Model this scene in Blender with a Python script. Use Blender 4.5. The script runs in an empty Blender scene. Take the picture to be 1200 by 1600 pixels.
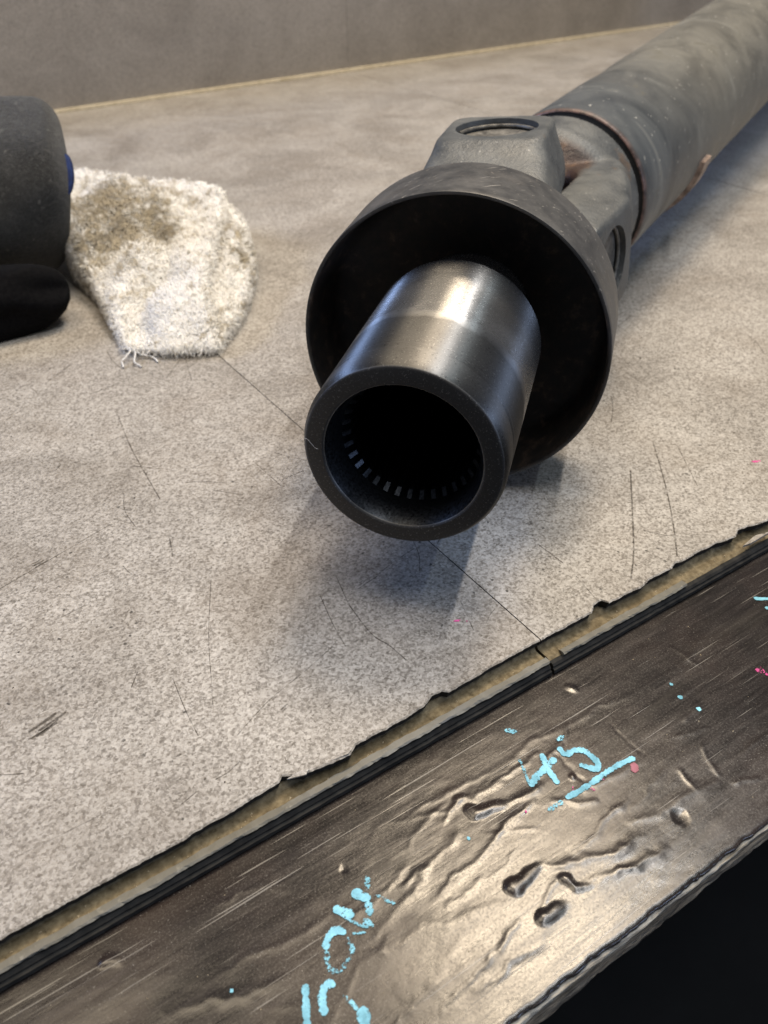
import bpy, bmesh, math, random
import numpy as np
from mathutils import Vector, Matrix
random.seed(7); rng = np.random.default_rng(11)
scene = bpy.context.scene
col = scene.collection

# ------------------------------------------------------------------ camera
cam_data = bpy.data.cameras.new('camera')
cam = bpy.data.objects.new('camera', cam_data); col.objects.link(cam)
RW = ((0.8313502368, -0.5556060499, -0.0125976607),
      (0.3455808828, 0.4990726181, 0.7946699789),
      (-0.4352363004, -0.6650025858, 0.6069109685))     # world -> camera rows
M = Matrix(RW).transposed().to_4x4(); M.translation = (0, 0, 0.18)
cam.matrix_world = M
cam_data.sensor_fit = 'VERTICAL'; cam_data.sensor_height = 24.0
cam_data.lens = 24.0 * 1335 / 1600
cam_data.clip_start = 0.01; cam_data.clip_end = 60
cam_data.dof.use_dof = True; cam_data.dof.focus_distance = 0.238; cam_data.dof.aperture_fstop = 14
scene.camera = cam
scene.view_settings.view_transform = 'Standard'; scene.view_settings.look = 'None'
scene.view_settings.gamma = 1; scene.view_settings.exposure = 0.16
scene.view_settings.use_curve_mapping = False

# ------------------------------------------------------------------ light: workshop lamps over the bench, dim room
world = bpy.data.worlds.new('World'); scene.world = world; world.use_nodes = True
bg = world.node_tree.nodes['Background']; bg.inputs[0].default_value = (0.78, 0.85, 1.0, 1); bg.inputs[1].default_value = 0.095
def lamp(name, loc, target, sx, sy, power, color, spin=0.0):
    d = bpy.data.lights.new(name, 'AREA'); d.shape = 'RECTANGLE'; d.size = sx; d.size_y = sy
    d.energy = power; d.color = color
    o = bpy.data.objects.new(name, d); col.objects.link(o)
    if target is None: o.rotation_euler = (0, 0, spin)            # hangs flat, facing down
    else: o.rotation_euler = ((Vector(target) - Vector(loc)).to_track_quat('-Z', 'Y').to_matrix() @ Matrix.Rotation(spin, 3, 'Z')).to_euler()
    o.location = loc
    return o
AZ1 = math.atan2(0.661272, 0.749770)
L_TUBE = lamp('ceiling_tube_lamp', (0.43, -0.02, 1.30), None, 1.2, 0.03, 11.5, (1.0, 0.97, 0.93), AZ1)
L_THIN = lamp('far_tube_lamp', (0.60, -0.35, 1.40), None, 1.2, 0.02, 3.0, (0.78, 0.93, 1.0), AZ1)
L_WARM = lamp('warm_bench_lamp', (0.56, 0.46, 1.15), None, 0.34, 0.24, 10.0, (1.0, 0.82, 0.60), 0.0)
L_CEIL = lamp('ceiling_panel_lamp', (-0.13, 0.49, 1.60), None, 0.6, 0.85, 10.5, (1.0, 0.83, 0.60), AZ1)
L_COOL = lamp('daylight_window', (-0.91, 1.36, 0.93), (0.1, 0.2, 0.0), 0.8, 0.20, 13.0, (0.38, 0.56, 1.0))
L_BLUR = lamp('side_daylight_window', (0.90, -1.60, 0.50), (0.12, 0.17, 0.06), 0.35, 0.35, 7.0, (0.50, 0.66, 1.0))

# traced wear and marks, metres on the bench: (points, width, ...)
BLUE= [([(0.05417, 0.09263), (0.05226, 0.08943)], 0.00154, 1, '504'), ([(0.04935, 0.09141), (0.05054, 0.08925), (0.05202, 0.08757)], 0.00198, 0, '504'), ([(0.05314, 0.08782), (0.05598, 0.08338)], 0.00104, 1, '504'), ([(0.05116, 0.08748), (0.04967, 0.08421)], 0.00195, 1, '504'), ([(0.04376, 0.09051), (0.04518, 0.08823), (0.04672, 0.08621)], 0.00182, 0, '504'), ([(0.04498, 0.08642), (0.04638, 0.08419), (0.0479, 0.0822)], 0.00078, 1, '504'), ([(0.04782, 0.08449), (0.04913, 0.08169)], 0.00135, 1, '504'), ([(0.0431, 0.08387), (0.042, 0.08556), (0.0403, 0.08577), (0.03862, 0.08472), (0.03761, 0.08326)], 0.00145, 0, '504'), ([(0.03761, 0.08326), (0.03667, 0.08118), (0.03629, 0.07907), (0.03795, 0.07794), (0.03977, 0.07849), (0.04153, 0.07939), (0.04254, 0.08053), (0.04291, 0.08307)], 0.00124, 1, '504'), ([(0.04418, 0.08314), (0.0469, 0.08161)], 0.00055, 1, '504'), ([(0.0355, 0.07583), (0.03419, 0.07701), (0.03252, 0.07614), (0.03123, 0.07395), (0.03059, 0.07191)], 0.00152, 0, '504'), ([(0.03563, 0.0732), (0.03669, 0.07026), (0.03648, 0.06902)], 0.00101, 1, '504'), ([(0.03798, 0.06911), (0.03658, 0.06604), (0.03557, 0.06403)], 0.00206, 0, '504'), ([(0.03038, 0.07959), (0.02851, 0.07606), (0.02674, 0.07269), (0.02563, 0.07074)], 0.0013, 0, '504'), ([(0.10504, 0.0974), (0.10404, 0.09447), (0.10217, 0.09011)], 0.00083, 1, '45'), ([(0.10193, 0.08935), (0.10574, 0.09094), (0.1098, 0.0915), (0.11324, 0.0923)], 0.00155, 0, '45'), ([(0.11114, 0.09545), (0.10953, 0.09168), (0.10826, 0.08596)], 0.00131, 0, '45'), ([(0.12007, 0.09641), (0.11749, 0.09613)], 0.00157, 1, '45'), ([(0.11619, 0.09449), (0.11589, 0.09123)], 0.00134, 0, '45'), ([(0.11589, 0.09123), (0.11842, 0.09147), (0.12081, 0.09009), (0.12146, 0.08743), (0.12112, 0.08475), (0.1197, 0.08379), (0.11834, 0.0852), (0.11697, 0.08733)], 0.00145, 0, '45'), ([(0.13061, 0.0807), (0.12524, 0.08145), (0.11925, 0.0815), (0.11366, 0.08136), (0.10701, 0.08182)], 0.00129, 0, 'underline'), ([(0.1057, 0.08159), (0.10091, 0.08177)], 0.00131, 1, 'underline'), ([(0.10791, 0.10678), (0.1105, 0.10449)], 0.00182, 1, 'smear'), ([(0.15797, 0.09305), (0.15803, 0.09193)], 0.00137, 0, 'dots'), ([(0.15608, 0.08848), (0.15647, 0.08709)], 0.00187, 0, 'dots'), ([(0.15674, 0.08263), (0.15753, 0.0814)], 0.00183, 0, 'dots'), ([(0.20765, 0.10233), (0.20828, 0.10099), (0.21222, 0.09855)], 0.0011, 0, 'dots'), ([(0.20654, 0.0973), (0.20747, 0.09622)], 0.00215, 0, 'dots'), ([(0.07985, 0.08739), (0.07983, 0.08637)], 0.00125, 0, 'dots'), ([(0.0167, 0.08759), (0.01687, 0.0867)], 0.00101, 0, 'dots')]
PINK= [([(0.18245, 0.08257), (0.18396, 0.08041)], 0.00284, 1, 'p'), ([(0.18318, 0.07983), (0.18463, 0.07847)], 0.0016, 1, 'p'), ([(0.11868, 0.08071), (0.12016, 0.07878)], 0.00049, 1, 'p'), ([(0.11393, 0.08072), (0.11473, 0.07926)], 0.00084, 1, 'p'), ([(0.09594, 0.08472), (0.09628, 0.08439)], 0.0011, 0, 'p'), ([(0.11096, 0.08343), (0.10978, 0.08218)], 0.0003, 1, 'p'), ([(0.12914, 0.07976), (0.12705, 0.07736)], 0.00163, 0, 'p')]
PINKB= [([(0.11622, 0.14105), (0.11842, 0.14018)], 0.00117, 1, 'p'), ([(0.11919, 0.13901), (0.12026, 0.13762)], 0.00136, 1, 'p'), ([(0.25856, 0.14481), (0.26199, 0.14347)], 0.00232, 1, 'p')]
SCR= [([(0.00817, 0.23276), (0.02123, 0.23671), (0.03513, 0.24092), (0.04867, 0.24499)], 0.00047), ([(0.06476, 0.19923), (0.05405, 0.17764), (0.04737, 0.16128), (0.04352, 0.15164)], 0.0003), ([(0.04459, 0.13944), (0.05689, 0.14515), (0.06982, 0.14875), (0.0815, 0.15258)], 0.00027), ([(0.21776, 0.16653), (0.19954, 0.14844), (0.18453, 0.13376), (0.17341, 0.12439)], 0.00077), ([(0.23936, 0.17536), (0.22056, 0.15229), (0.20555, 0.13561), (0.19363, 0.12357)], 0.00062), ([(0.09074, 0.16051), (0.10006, 0.1608), (0.11636, 0.16369), (0.13332, 0.17311)], 0.00034), ([(0.09444, 0.16466), (0.09342, 0.15061), (0.09519, 0.1432), (0.09587, 0.13614)], 0.00049), ([(0.09805, 0.17814), (0.09444, 0.16466)], 0.00033), ([(0.08938, 0.17333), (0.08619, 0.16037), (0.08455, 0.15049)], 0.00039), ([(0.2439, 0.16669), (0.22992, 0.14579)], 0.00034), ([(0.07556, 0.31318), (0.07123, 0.28698), (0.06767, 0.24888)], 0.0006), ([(0.06678, 0.27508), (0.07492, 0.26685)], 0.00058), ([(0.03854, 0.16732), (0.03697, 0.1548), (0.03634, 0.14507)], 0.0003), ([(0.06203, 0.22644), (0.05901, 0.21645)], 0.00059), ([(0.02006, 0.20908), (0.02826, 0.21018)], 0.00062), ([(0.03291, 0.22117), (0.03847, 0.22218)], 0.00044), ([(0.07967, 0.25997), (0.09598, 0.26161)], 0.00046), ([(0.11106, 0.25924), (0.12294, 0.24021)], 0.00041), ([(0.10899, 0.23461), (0.11879, 0.23532)], 0.00069), ([(0.10602, 0.25198), (0.10707, 0.23105)], 0.00039), ([(0.12333, 0.1465), (0.1189, 0.1347)], 0.00039), ([(0.16107, 0.15394), (0.1613, 0.14203)], 0.00045), ([(0.16034, 0.13522), (0.15794, 0.12442)], 0.00034), ([(0.05851, 0.358), (0.07335, 0.36934)], 0.00062), ([(0.10069, 0.16907), (0.1089, 0.17066)], 0.00042), ([(0.0313, 0.17514), (0.02771, 0.17054)], 0.00036), ([(0.02397, 0.12842), (0.02962, 0.12994)], 0.00029)]
NICK= [(0.00497, 0.17074, 0.00876), (0.05941, 0.14077, 0.00273), (0.16629, 0.16362, 0.00286), (0.10259, 0.24154, 0.00195), (0.03221, 0.13193, 0.00104), (0.04141, 0.22938, 0.00191), (0.02984, 0.14228, 0.00145), (0.02169, 0.23831, 0.00544), (0.11797, 0.24367, 0.0027), (0.28721, 0.22634, 0.0023), (0.10311, 0.171, 0.00225)]
WRK= [([(0.05307, 0.1017), (0.07081, 0.10051), (0.08539, 0.0997), (0.09996, 0.09941), (0.11537, 0.09911), (0.12334, 0.09887), (0.13378, 0.09791), (0.14329, 0.09667), (0.1628, 0.09641), (0.17866, 0.09796), (0.19442, 0.09871)], 0.0015, 0.25), ([(0.08463, 0.08249), (0.09144, 0.08433), (0.10113, 0.08627)], 0.00114, 0.5), ([(0.05861, 0.08534), (0.06383, 0.08633), (0.06859, 0.08522)], 0.00104, 0.5), ([(0.10029, 0.06942), (0.10964, 0.07195), (0.11979, 0.07356)], 0.00114, 0.5), ([(0.0943, 0.0889), (0.10081, 0.08784), (0.10477, 0.08742)], 0.00149, 0.6), ([(0.08974, 0.07086), (0.09794, 0.06764), (0.10601, 0.06414), (0.11545, 0.06278)], 0.0019, 0.8), ([(0.09651, 0.06094), (0.10735, 0.0593), (0.11924, 0.05816)], 0.00187, 0.7), ([(0.08057, 0.09604), (0.09142, 0.09423), (0.09728, 0.09367)], 0.00148, 0.4), ([(0.04232, 0.07757), (0.05467, 0.07589), (0.06579, 0.07182), (0.07914, 0.06994)], 0.00315, 0.8), ([(0.04477, 0.06646), (0.05674, 0.06459), (0.06951, 0.06081), (0.08471, 0.059)], 0.00301, 0.6), ([(0.11018, 0.08145), (0.12169, 0.07937), (0.1322, 0.07816)], 0.00108, 0.3), ([(0.16815, 0.10357), (0.17146, 0.09198)], 0.00096, 0.2), ([(0.13687, 0.07257), (0.13489, 0.06463)], 0.00092, 0.4), ([(0.14107, 0.07953), (0.15434, 0.0756)], 0.00083, 0.2), ([(0.14952, 0.07376), (0.14418, 0.06521)], 0.00112, 0.4), ([(0.11418, 0.06781), (0.12737, 0.0653), (0.1434, 0.06458)], 0.00237, 0.5), ([(0.04445, 0.08628), (0.05488, 0.0864), (0.06426, 0.08953)], 0.00128, 0.3), ([(0.0652, 0.07576), (0.07724, 0.07684)], 0.00128, 0.4), ([(0.11422, 0.09534), (0.11421, 0.08564), (0.11487, 0.0794)], 0.00062, -0.3), ([(0.13383, 0.09356), (0.13324, 0.08361), (0.13372, 0.07956)], 0.00049, -0.3), ([(0.0207, 0.10593), (0.02877, 0.10596), (0.03736, 0.10013)], 0.00115, 0.4), ([(0.01421, 0.09177), (0.02753, 0.09089), (0.04207, 0.08789)], 0.00166, 0.4), ([(0.00225, 0.0907), (0.01481, 0.08671), (0.03182, 0.08145)], 0.00201, 0.4)]
BLI= [([(0.08573, 0.09101), (0.09083, 0.08972), (0.09485, 0.08831)], 0.00232, 1.3), ([(0.07997, 0.0716), (0.08412, 0.07123), (0.09029, 0.07146)], 0.00222, 1.4), ([(0.08187, 0.06197), (0.08503, 0.06142), (0.08876, 0.06123)], 0.00224, 1.3), ([(0.0928, 0.0659), (0.09285, 0.06342), (0.09706, 0.0615)], 0.00156, 1.2), ([(0.08424, 0.09687), (0.08771, 0.09607)], 0.00133, 0.5), ([(-0.00278, 0.10728), (-0.00062, 0.10533)], 0.00153, 0.8), ([(0.12658, 0.06257), (0.12645, 0.05947)], 0.00173, -0.6), ([(0.13311, 0.1079), (0.13348, 0.10621)], 0.00161, 0.5), ([(0.05112, 0.09708), (0.0517, 0.09572)], 0.00132, -0.4), ([(0.11312, 0.08568), (0.11339, 0.08479)], 0.00107, 0.8)]
EDG1= [(-0.03523, 0.11994), (-0.02003, 0.11997), (0.00068, 0.11994), (0.02185, 0.11967), (0.02368, 0.12021), (0.03092, 0.11995), (0.03877, 0.12048), (0.04704, 0.12094), (0.04845, 0.12222), (0.05322, 0.11941), (0.05461, 0.1196), (0.06088, 0.1183), (0.06603, 0.11806), (0.06868, 0.11983), (0.07723, 0.11964), (0.08538, 0.11964), (0.09183, 0.12046), (0.09439, 0.12192), (0.09748, 0.12171), (0.09893, 0.12017), (0.10304, 0.12038), (0.11699, 0.12078), (0.13249, 0.12068)]
EDG2= [(0.13249, 0.12068), (0.14254, 0.12071), (0.15276, 0.12054), (0.15561, 0.1226), (0.15914, 0.12291), (0.16023, 0.12078), (0.16355, 0.12056), (0.17033, 0.12042), (0.17337, 0.1201), (0.17817, 0.12111), (0.18815, 0.12088), (0.19132, 0.12209), (0.19383, 0.12113), (0.20107, 0.12155), (0.20986, 0.12104), (0.21777, 0.11964), (0.2211, 0.12148), (0.22545, 0.121), (0.22814, 0.11998), (0.23404, 0.11932), (0.2549, 0.11909), (0.31033, 0.11933)]

# ------------------------------------------------------------------ helpers
def link_mesh(name, verts, faces, mat=None, parent=None, smooth=True, attrs=None):
    me = bpy.data.meshes.new(name)
    me.from_pydata([tuple(map(float, v)) for v in verts], [], faces)
    me.update()
    if smooth: me.polygons.foreach_set('use_smooth', [True] * len(me.polygons))
    for k, vals in (attrs or {}).items():
        a = me.attributes.new(k, 'FLOAT', 'POINT'); a.data.foreach_set('value', np.asarray(vals, dtype=np.float32))
    o = bpy.data.objects.new(name, me); col.objects.link(o)
    if mat: me.materials.append(mat)
    if parent: o.parent = parent
    return o
def tag(o, label=None, cat=None, group=None, kind=None):
    if label: o['label'] = label
    if cat: o['category'] = cat
    if group: o['group'] = group
    if kind: o['kind'] = kind
    return o
def empty(name, loc):
    o = bpy.data.objects.new(name, None); col.objects.link(o); o.location = loc; o.empty_display_size = 0.02
    return o
def box_mesh(x0, x1, y0, y1, z0, z1):
    v = [(x0,y0,z0),(x1,y0,z0),(x1,y1,z0),(x0,y1,z0),(x0,y0,z1),(x1,y0,z1),(x1,y1,z1),(x0,y1,z1)]
    f = [(0,3,2,1),(4,5,6,7),(0,1,5,4),(1,2,6,5),(2,3,7,6),(3,0,4,7)]
    return v, f
def grid_noise(x, y, scale, seed):                     # smooth value noise, vectorised
    r = np.random.default_rng(seed).random((97, 97))
    u = x * scale; v = y * scale
    i = np.floor(u).astype(int); j = np.floor(v).astype(int); a = u - i; b = v - j
    a = a*a*(3-2*a); b = b*b*(3-2*b)
    g = lambda p, q: r[p % 97, q % 97]
    return (g(i,j)*(1-a)+g(i+1,j)*a)*(1-b) + (g(i,j+1)*(1-a)+g(i+1,j+1)*a)*b - 0.5
def seg_dist(x, y, pts):                               # distance to polyline and parameter along it
    best = np.full(x.shape, 1e9); par = np.zeros(x.shape); n = len(pts) - 1
    for k in range(n):
        ax, ay = pts[k]; bx, by = pts[k+1]; dx, dy = bx-ax, by-ay; L2 = dx*dx+dy*dy + 1e-12
        t = np.clip(((x-ax)*dx+(y-ay)*dy)/L2, 0, 1); d = np.hypot(x-ax-t*dx, y-ay-t*dy)
        m = d < best; best[m] = d[m]; par[m] = (k + t[m]) / n
    return best, par

# ------------------------------------------------------------------ materials
class NT:
    def __init__(s, name):
        s.m = bpy.data.materials.new(name); s.m.use_nodes = True; s.t = s.m.node_tree
        s.b = s.t.nodes['Principled BSDF']; s.out = s.t.nodes['Material Output']
        s.tc = s.t.nodes.new('ShaderNodeTexCoord'); s.co = s.tc.outputs['Object']
    def n(s, typ, ins=None, **kw):
        nd = s.t.nodes.new(typ)
        for k, v in kw.items(): setattr(nd, k, v)
        for k, v in (ins or {}).items(): s.set(nd.inputs[k], v)
        return nd
    def set(s, sock, v):
        if isinstance(v, bpy.types.NodeSocket): s.t.links.new(v, sock)
        elif isinstance(v, bpy.types.Node): s.t.links.new(v.outputs[0], sock)
        else: sock.default_value = v
    def noise(s, scale, detail=3, rough=.55, vec=None, dist=0):
        return s.n('ShaderNodeTexNoise', {'Vector': vec or s.co, 'Scale': scale, 'Detail': detail, 'Roughness': rough, 'Distortion': dist}).outputs['Fac']
    def vor(s, scale, vec=None, feature='F1', out='Distance', rnd=1.0):
        return s.n('ShaderNodeTexVoronoi', {'Vector': vec or s.co, 'Scale': scale, 'Randomness': rnd}, feature=feature).outputs[out]
    def ramp(s, fac, *stops):
        r = s.n('ShaderNodeValToRGB'); s.set(r.inputs[0], fac); e = r.color_ramp.elements
        while len(e) < len(stops): e.new(0.5)
        for el, (p, c) in zip(e, stops):
            el.position = p; el.color = (c, c, c, 1) if not isinstance(c, tuple) else (*c, 1)
        return r.outputs[0]
    def mix(s, fac, a, b, mode='MIX'):
        m = s.n('ShaderNodeMix', data_type='RGBA', blend_type=mode)
        s.set(m.inputs[0], fac)
        for sock, v in ((m.inputs[6], a), (m.inputs[7], b)):
            s.set(sock, (*v, 1) if isinstance(v, tuple) and len(v) == 3 else v)
        return m.outputs[2]
    def math(s, op, a, b=0.0, clamp=False):
        m = s.n('ShaderNodeMath', operation=op, use_clamp=clamp); s.set(m.inputs[0], a); s.set(m.inputs[1], b); return m.outputs[0]
    def mapv(s, scale=(1,1,1), rot=(0,0,0), loc=(0,0,0), vec=None):
        return s.n('ShaderNodeMapping', {'Vector': vec or s.co, 'Scale': scale, 'Rotation': rot, 'Location': loc}).outputs[0]
    def attr(s, name): return s.n('ShaderNodeAttribute', attribute_name=name).outputs['Fac']
    def bump(s, h, strength, dist, normal=None):
        b = s.n('ShaderNodeBump', {'Strength': strength, 'Distance': dist, 'Height': h})
        if normal: s.set(b.inputs['Normal'], normal)
        return b.outputs[0]
    def fin(s, base=None, rough=None, metal=None, normal=None, spec=None, **kw):
        for k, v in (('Base Color', base), ('Roughness', rough), ('Metallic', metal), ('Normal', normal), ('Specular IOR Level', spec)):
            if v is None: continue
            s.set(s.b.inputs[k], (*v, 1) if isinstance(v, tuple) and len(v) == 3 else v)
        for k, v in kw.items(): s.set(s.b.inputs[k.replace('_', ' ')], v)
        return s.m

def laminate(name, dark, mid, light, dirt, grime=0.5, rough=0.42, cloud=.30):
    t = NT(name)
    rnd = t.n('ShaderNodeObjectInfo').outputs['Random']
    off = t.n('ShaderNodeVectorMath', operation='ADD'); t.set(off.inputs[0], t.co)
    cmb = t.n('ShaderNodeCombineXYZ'); t.set(cmb.inputs[0], t.math('MULTIPLY', rnd, 9.0)); t.set(cmb.inputs[1], t.math('MULTIPLY', rnd, 5.0))
    t.set(off.inputs[1], cmb.outputs[0]); v = off.outputs[0]
    fine = t.noise(1150, 4, .66, v); mid_n = t.noise(170, 5, .65, v, .8); big = t.noise(26, 5, .65, v, .5); huge = t.noise(13, 5, .65, v, .9)
    mixn = t.math('ADD', t.math('MULTIPLY', fine, .80), t.math('MULTIPLY', mid_n, .20))
    c = t.ramp(mixn, (.33, dark), (.45, mid), (.54, tuple((a+b)/2 for a, b in zip(mid, light))), (.62, light))
    wv = t.n('ShaderNodeVectorMath', operation='ADD'); t.set(wv.inputs[0], v)
    wob = t.n('ShaderNodeTexNoise', {'Vector': v, 'Scale': 900, 'Detail': 2}).outputs['Color']
    wsc = t.n('ShaderNodeVectorMath', operation='SCALE'); t.set(wsc.inputs[0], wob); t.set(wsc.inputs['Scale'], .0012); t.set(wv.inputs[1], wsc.outputs[0]); vw = wv.outputs[0]
    g1 = t.n('ShaderNodeSeparateColor', {0: t.vor(1500, vw, 'F1', 'Color')}).outputs[0]
    cg = t.ramp(g1, (.05, dark), (.25, mid), (.55, tuple((a+b)/2 for a, b in zip(mid, light))), (.80, light))
    c = t.mix(.50, c, cg)
    cell = t.vor(900, vw, 'F1', 'Color'); hs = t.n('ShaderNodeSeparateColor', {0: cell}).outputs[0]
    c = t.mix(t.ramp(hs, (.87, 0.0), (.91, .48)), c, light)                       # pale aggregate flecks
    hs2 = t.n('ShaderNodeSeparateColor', {0: t.vor(1250, t.mapv(loc=(3, 1, 0), vec=vw), 'F1', 'Color')}).outputs[1]
    c = t.mix(t.ramp(hs2, (.87, 0.0), (.91, .45)), c, tuple(x*.85 for x in dark))                         # dark flecks
    c = t.mix(t.ramp(big, (.34, cloud), (.56, 0.0)), c, dirt, 'MIX')
    c = t.mix(t.ramp(huge, (.33, grime), (.60, 0.0)), c, tuple(x*.8 for x in dirt), 'MULTIPLY') if grime else c
    # hairline scuffs
    sc = None
    for k, (rz, sx) in enumerate(((.5, 14), (1.9, 11), (-.35, 17))):
        w = t.noise(1.0, 2, .5, t.mapv((sx, 900, 1), (0, 0, rz), (k, 0, 0), v), .15)
        m = t.ramp(w, (.70, 0.0), (.74, 1.0)); sc = m if sc is None else t.math('MAXIMUM', sc, m)
    c = t.mix(t.math('MULTIPLY', sc, .35), c, tuple(x*.55 for x in dark))
    # ground-in specks
    sp = t.ramp(t.vor(170, t.mapv(loc=(7, 2, 0), vec=vw)), (.07, 1.0), (.10, 0.0))
    sp = t.math('MULTIPLY', sp, t.ramp(t.noise(60, 2, .5, v), (.46, 0.0), (.56, .85)))
    c = t.mix(sp, c, (.03, .028, .025))
    nb = t.bump(t.math('SUBTRACT', mixn, t.math('MULTIPLY', sc, .3)), .25, .0006)
    return t.fin(c, t.math('ADD', t.math('MULTIPLY', mid_n, .25), rough - .12), 0.0, nb, .4)

M_LAM = laminate('stone_laminate', (.108,.095,.081), (.252,.232,.208), (.520,.494,.460), (.190,.152,.112), .34, .42, .26)
M_WALL = laminate('wall_laminate', (.14,.127,.114), (.215,.197,.178), (.30,.277,.253), (.15,.13,.11), .22, .5, .12)

def mat_hdf():
    t = NT('fibreboard_core'); n = t.noise(500, 4, .6); n2 = t.noise(40, 3, .6)
    c = t.ramp(n, (.3, (.08,.062,.036)), (.5, (.165,.133,.083)), (.7, (.25,.205,.13)))
    c = t.mix(t.ramp(n2, (.45, 0.0), (.7, .6)), c, (.12,.09,.05))
    return t.fin(c, .85, 0, t.bump(n, .5, .0008), .2)
M_HDF = mat_hdf()
def mat_tongue():
    t = NT('worn_tongue'); n = t.noise(350, 4, .6); n2 = t.noise(60, 3, .6, t.mapv((.4, 2, 1)))
    c = t.mix(t.ramp(n2, (.4, 0.0), (.62, .8)), (.175,.172,.158), (.125,.118,.098))
    c = t.mix(t.ramp(n, (.62, 0.0), (.7, .7)), c, (.26,.25,.22))
    return t.fin(c, .5, 0, t.bump(n, .35, .0005), .4)
M_TONGUE = mat_tongue()
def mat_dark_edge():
    t = NT('near_black_edge'); n = t.noise(300, 3)
    return t.fin(t.ramp(n, (.3, (.010,.010,.010)), (.7, (.030,.029,.027))), .75, 0, t.bump(n, .3, .0004), .2)  # near-black, for the board sides and the lower lip
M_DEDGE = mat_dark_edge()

def mat_film():
    t = NT('phenolic_film')
    g = t.noise(1.0, 5, .6, t.mapv((45, 620, 60)), .5); g2 = t.noise(1.0, 4, .6, t.mapv((9, 120, 20), (0, 0, .06)), .8)
    blot = t.noise(28, 4, .6); fine = t.noise(1500, 3, .6)
    c = t.ramp(g, (.3, (.0105,.0088,.0082)), (.55, (.019,.0155,.0145)), (.75, (.034,.0285,.0265)))
    c = t.mix(t.ramp(blot, (.45, 0.0), (.75, .55)), c, (.034,.021,.017))            # reddish worn film
    c = t.mix(t.ramp(g2, (.55, 0.0), (.75, .35)), c, (.070,.061,.050))
    dust = t.ramp(t.noise(2300, 2, .5), (.66, 0.0), (.72, .5))
    c = t.mix(t.math('MULTIPLY', dust, t.ramp(blot, (.35, .15), (.6, 1.0))), c, (.30,.28,.25))
    sc = None
    for k, (rz, sx, th) in enumerate(((.9, 26, .70), (-.5, 30, .71), (2.2, 22, .71), (.12, 16, .69))):
        w = t.noise(1.0, 2, .5, t.mapv((sx, 1300, 1), (0, 0, rz), (k*3, 0, 0)), .2)
        m = t.ramp(w, (th, 0.0), (th + .03, 1.0)); sc = m if sc is None else t.math('MAXIMUM', sc, m)
    c = t.mix(t.math('MULTIPLY', sc, .55), c, (.30,.28,.25))
    rough = t.math('ADD', t.math('ADD', t.ramp(g, (.3, .15), (.7, .22)), t.ramp(t.noise(1800, 2, .6), (.45, 0.0), (.7, .10))), t.math('MULTIPLY', t.ramp(blot, (.3, 0.0), (.7, 1.0)), .06))
    h = t.math('ADD', t.math('MULTIPLY', g, .7), t.math('ADD', t.math('MULTIPLY', g2, .9), t.math('MULTIPLY', t.noise(700, 3, .65), .55)))
    h = t.math('SUBTRACT', h, t.math('MULTIPLY', sc, .25))
    return t.fin(c, rough, 0, t.bump(h, .5, .00007), .5)
M_FILM = mat_film()
def mat_ply(name, c0, c1, c2):
    t = NT(name); g = t.noise(1.0, 5, .65, t.mapv((70, 600, 1500)), .6); n = t.noise(120, 4, .6)
    c = t.ramp(g, (.28, c0), (.5, c1), (.72, c2)); c = t.mix(t.ramp(n, (.45, 0.0), (.7, .7)), c, c0)
    return t.fin(c, .8, 0, t.bump(g, .8, .0012), .25)
M_PLYL = mat_ply('pale_veneer', (.14,.12,.09), (.40,.38,.34), (.62,.62,.58))
M_PLYA = mat_ply('aged_veneer', (.06,.05,.04), (.20,.165,.125), (.42,.36,.28))
M_PLYB = mat_ply('cross_veneer', (.02,.017,.014), (.07,.058,.046), (.18,.15,.12))

def mat_paint(name, base, wear):
    t = NT(name); n = t.noise(1500, 4, .75); n2 = t.noise(420, 3, .6); wr = t.attr('wear')
    ed = t.attr('edge')
    k = t.math('ADD', t.math('MULTIPLY', n, .6), t.math('MULTIPLY', n2, .4))
    thr = t.math('ADD', t.math('MULTIPLY', wr, .105), t.math('ADD', .375, t.math('MULTIPLY', t.math('POWER', ed, 3.0), .16)))
    a = t.ramp(t.math('ADD', t.math('SUBTRACT', k, thr), .5), (.485, 0.0), (.53, 1.0))
    c = t.mix(t.ramp(t.noise(240, 4, .7), (.36, 0.0), (.64, 1.0)), tuple(x*.72 for x in base), tuple(min(1, x*1.2+.06) for x in base))
    t.fin(c, .55, 0, t.bump(n, .4, .0004), .4)
    t.set(t.b.inputs['Alpha'], a)
    return t.m
M_BLUE = mat_paint('sky_blue_marker_paint', (.17,.47,.60), .5)
M_PINK = mat_paint('pink_marker_paint', (.60,.05,.26), .5)
M_PINKD = mat_paint('dull_pink_paint', (.25,.06,.09), .5)
def mat_scratch():
    t = NT('scratch_groove'); n = t.noise(160, 3, .6); n2 = t.noise(900, 3, .6); ed = t.attr('edge')
    t.fin((.095,.083,.070), .8, 0, None, .1)
    a = t.math('MULTIPLY', t.ramp(n, (.32, .12), (.56, .95)), t.ramp(n2, (.36, .35), (.58, 1.0)))
    a = t.math('MULTIPLY', a, t.math('SUBTRACT', 1.0, t.math('POWER', ed, 2.0)))
    t.set(t.b.inputs['Alpha'], a); return t.m
M_SCR = mat_scratch()

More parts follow.
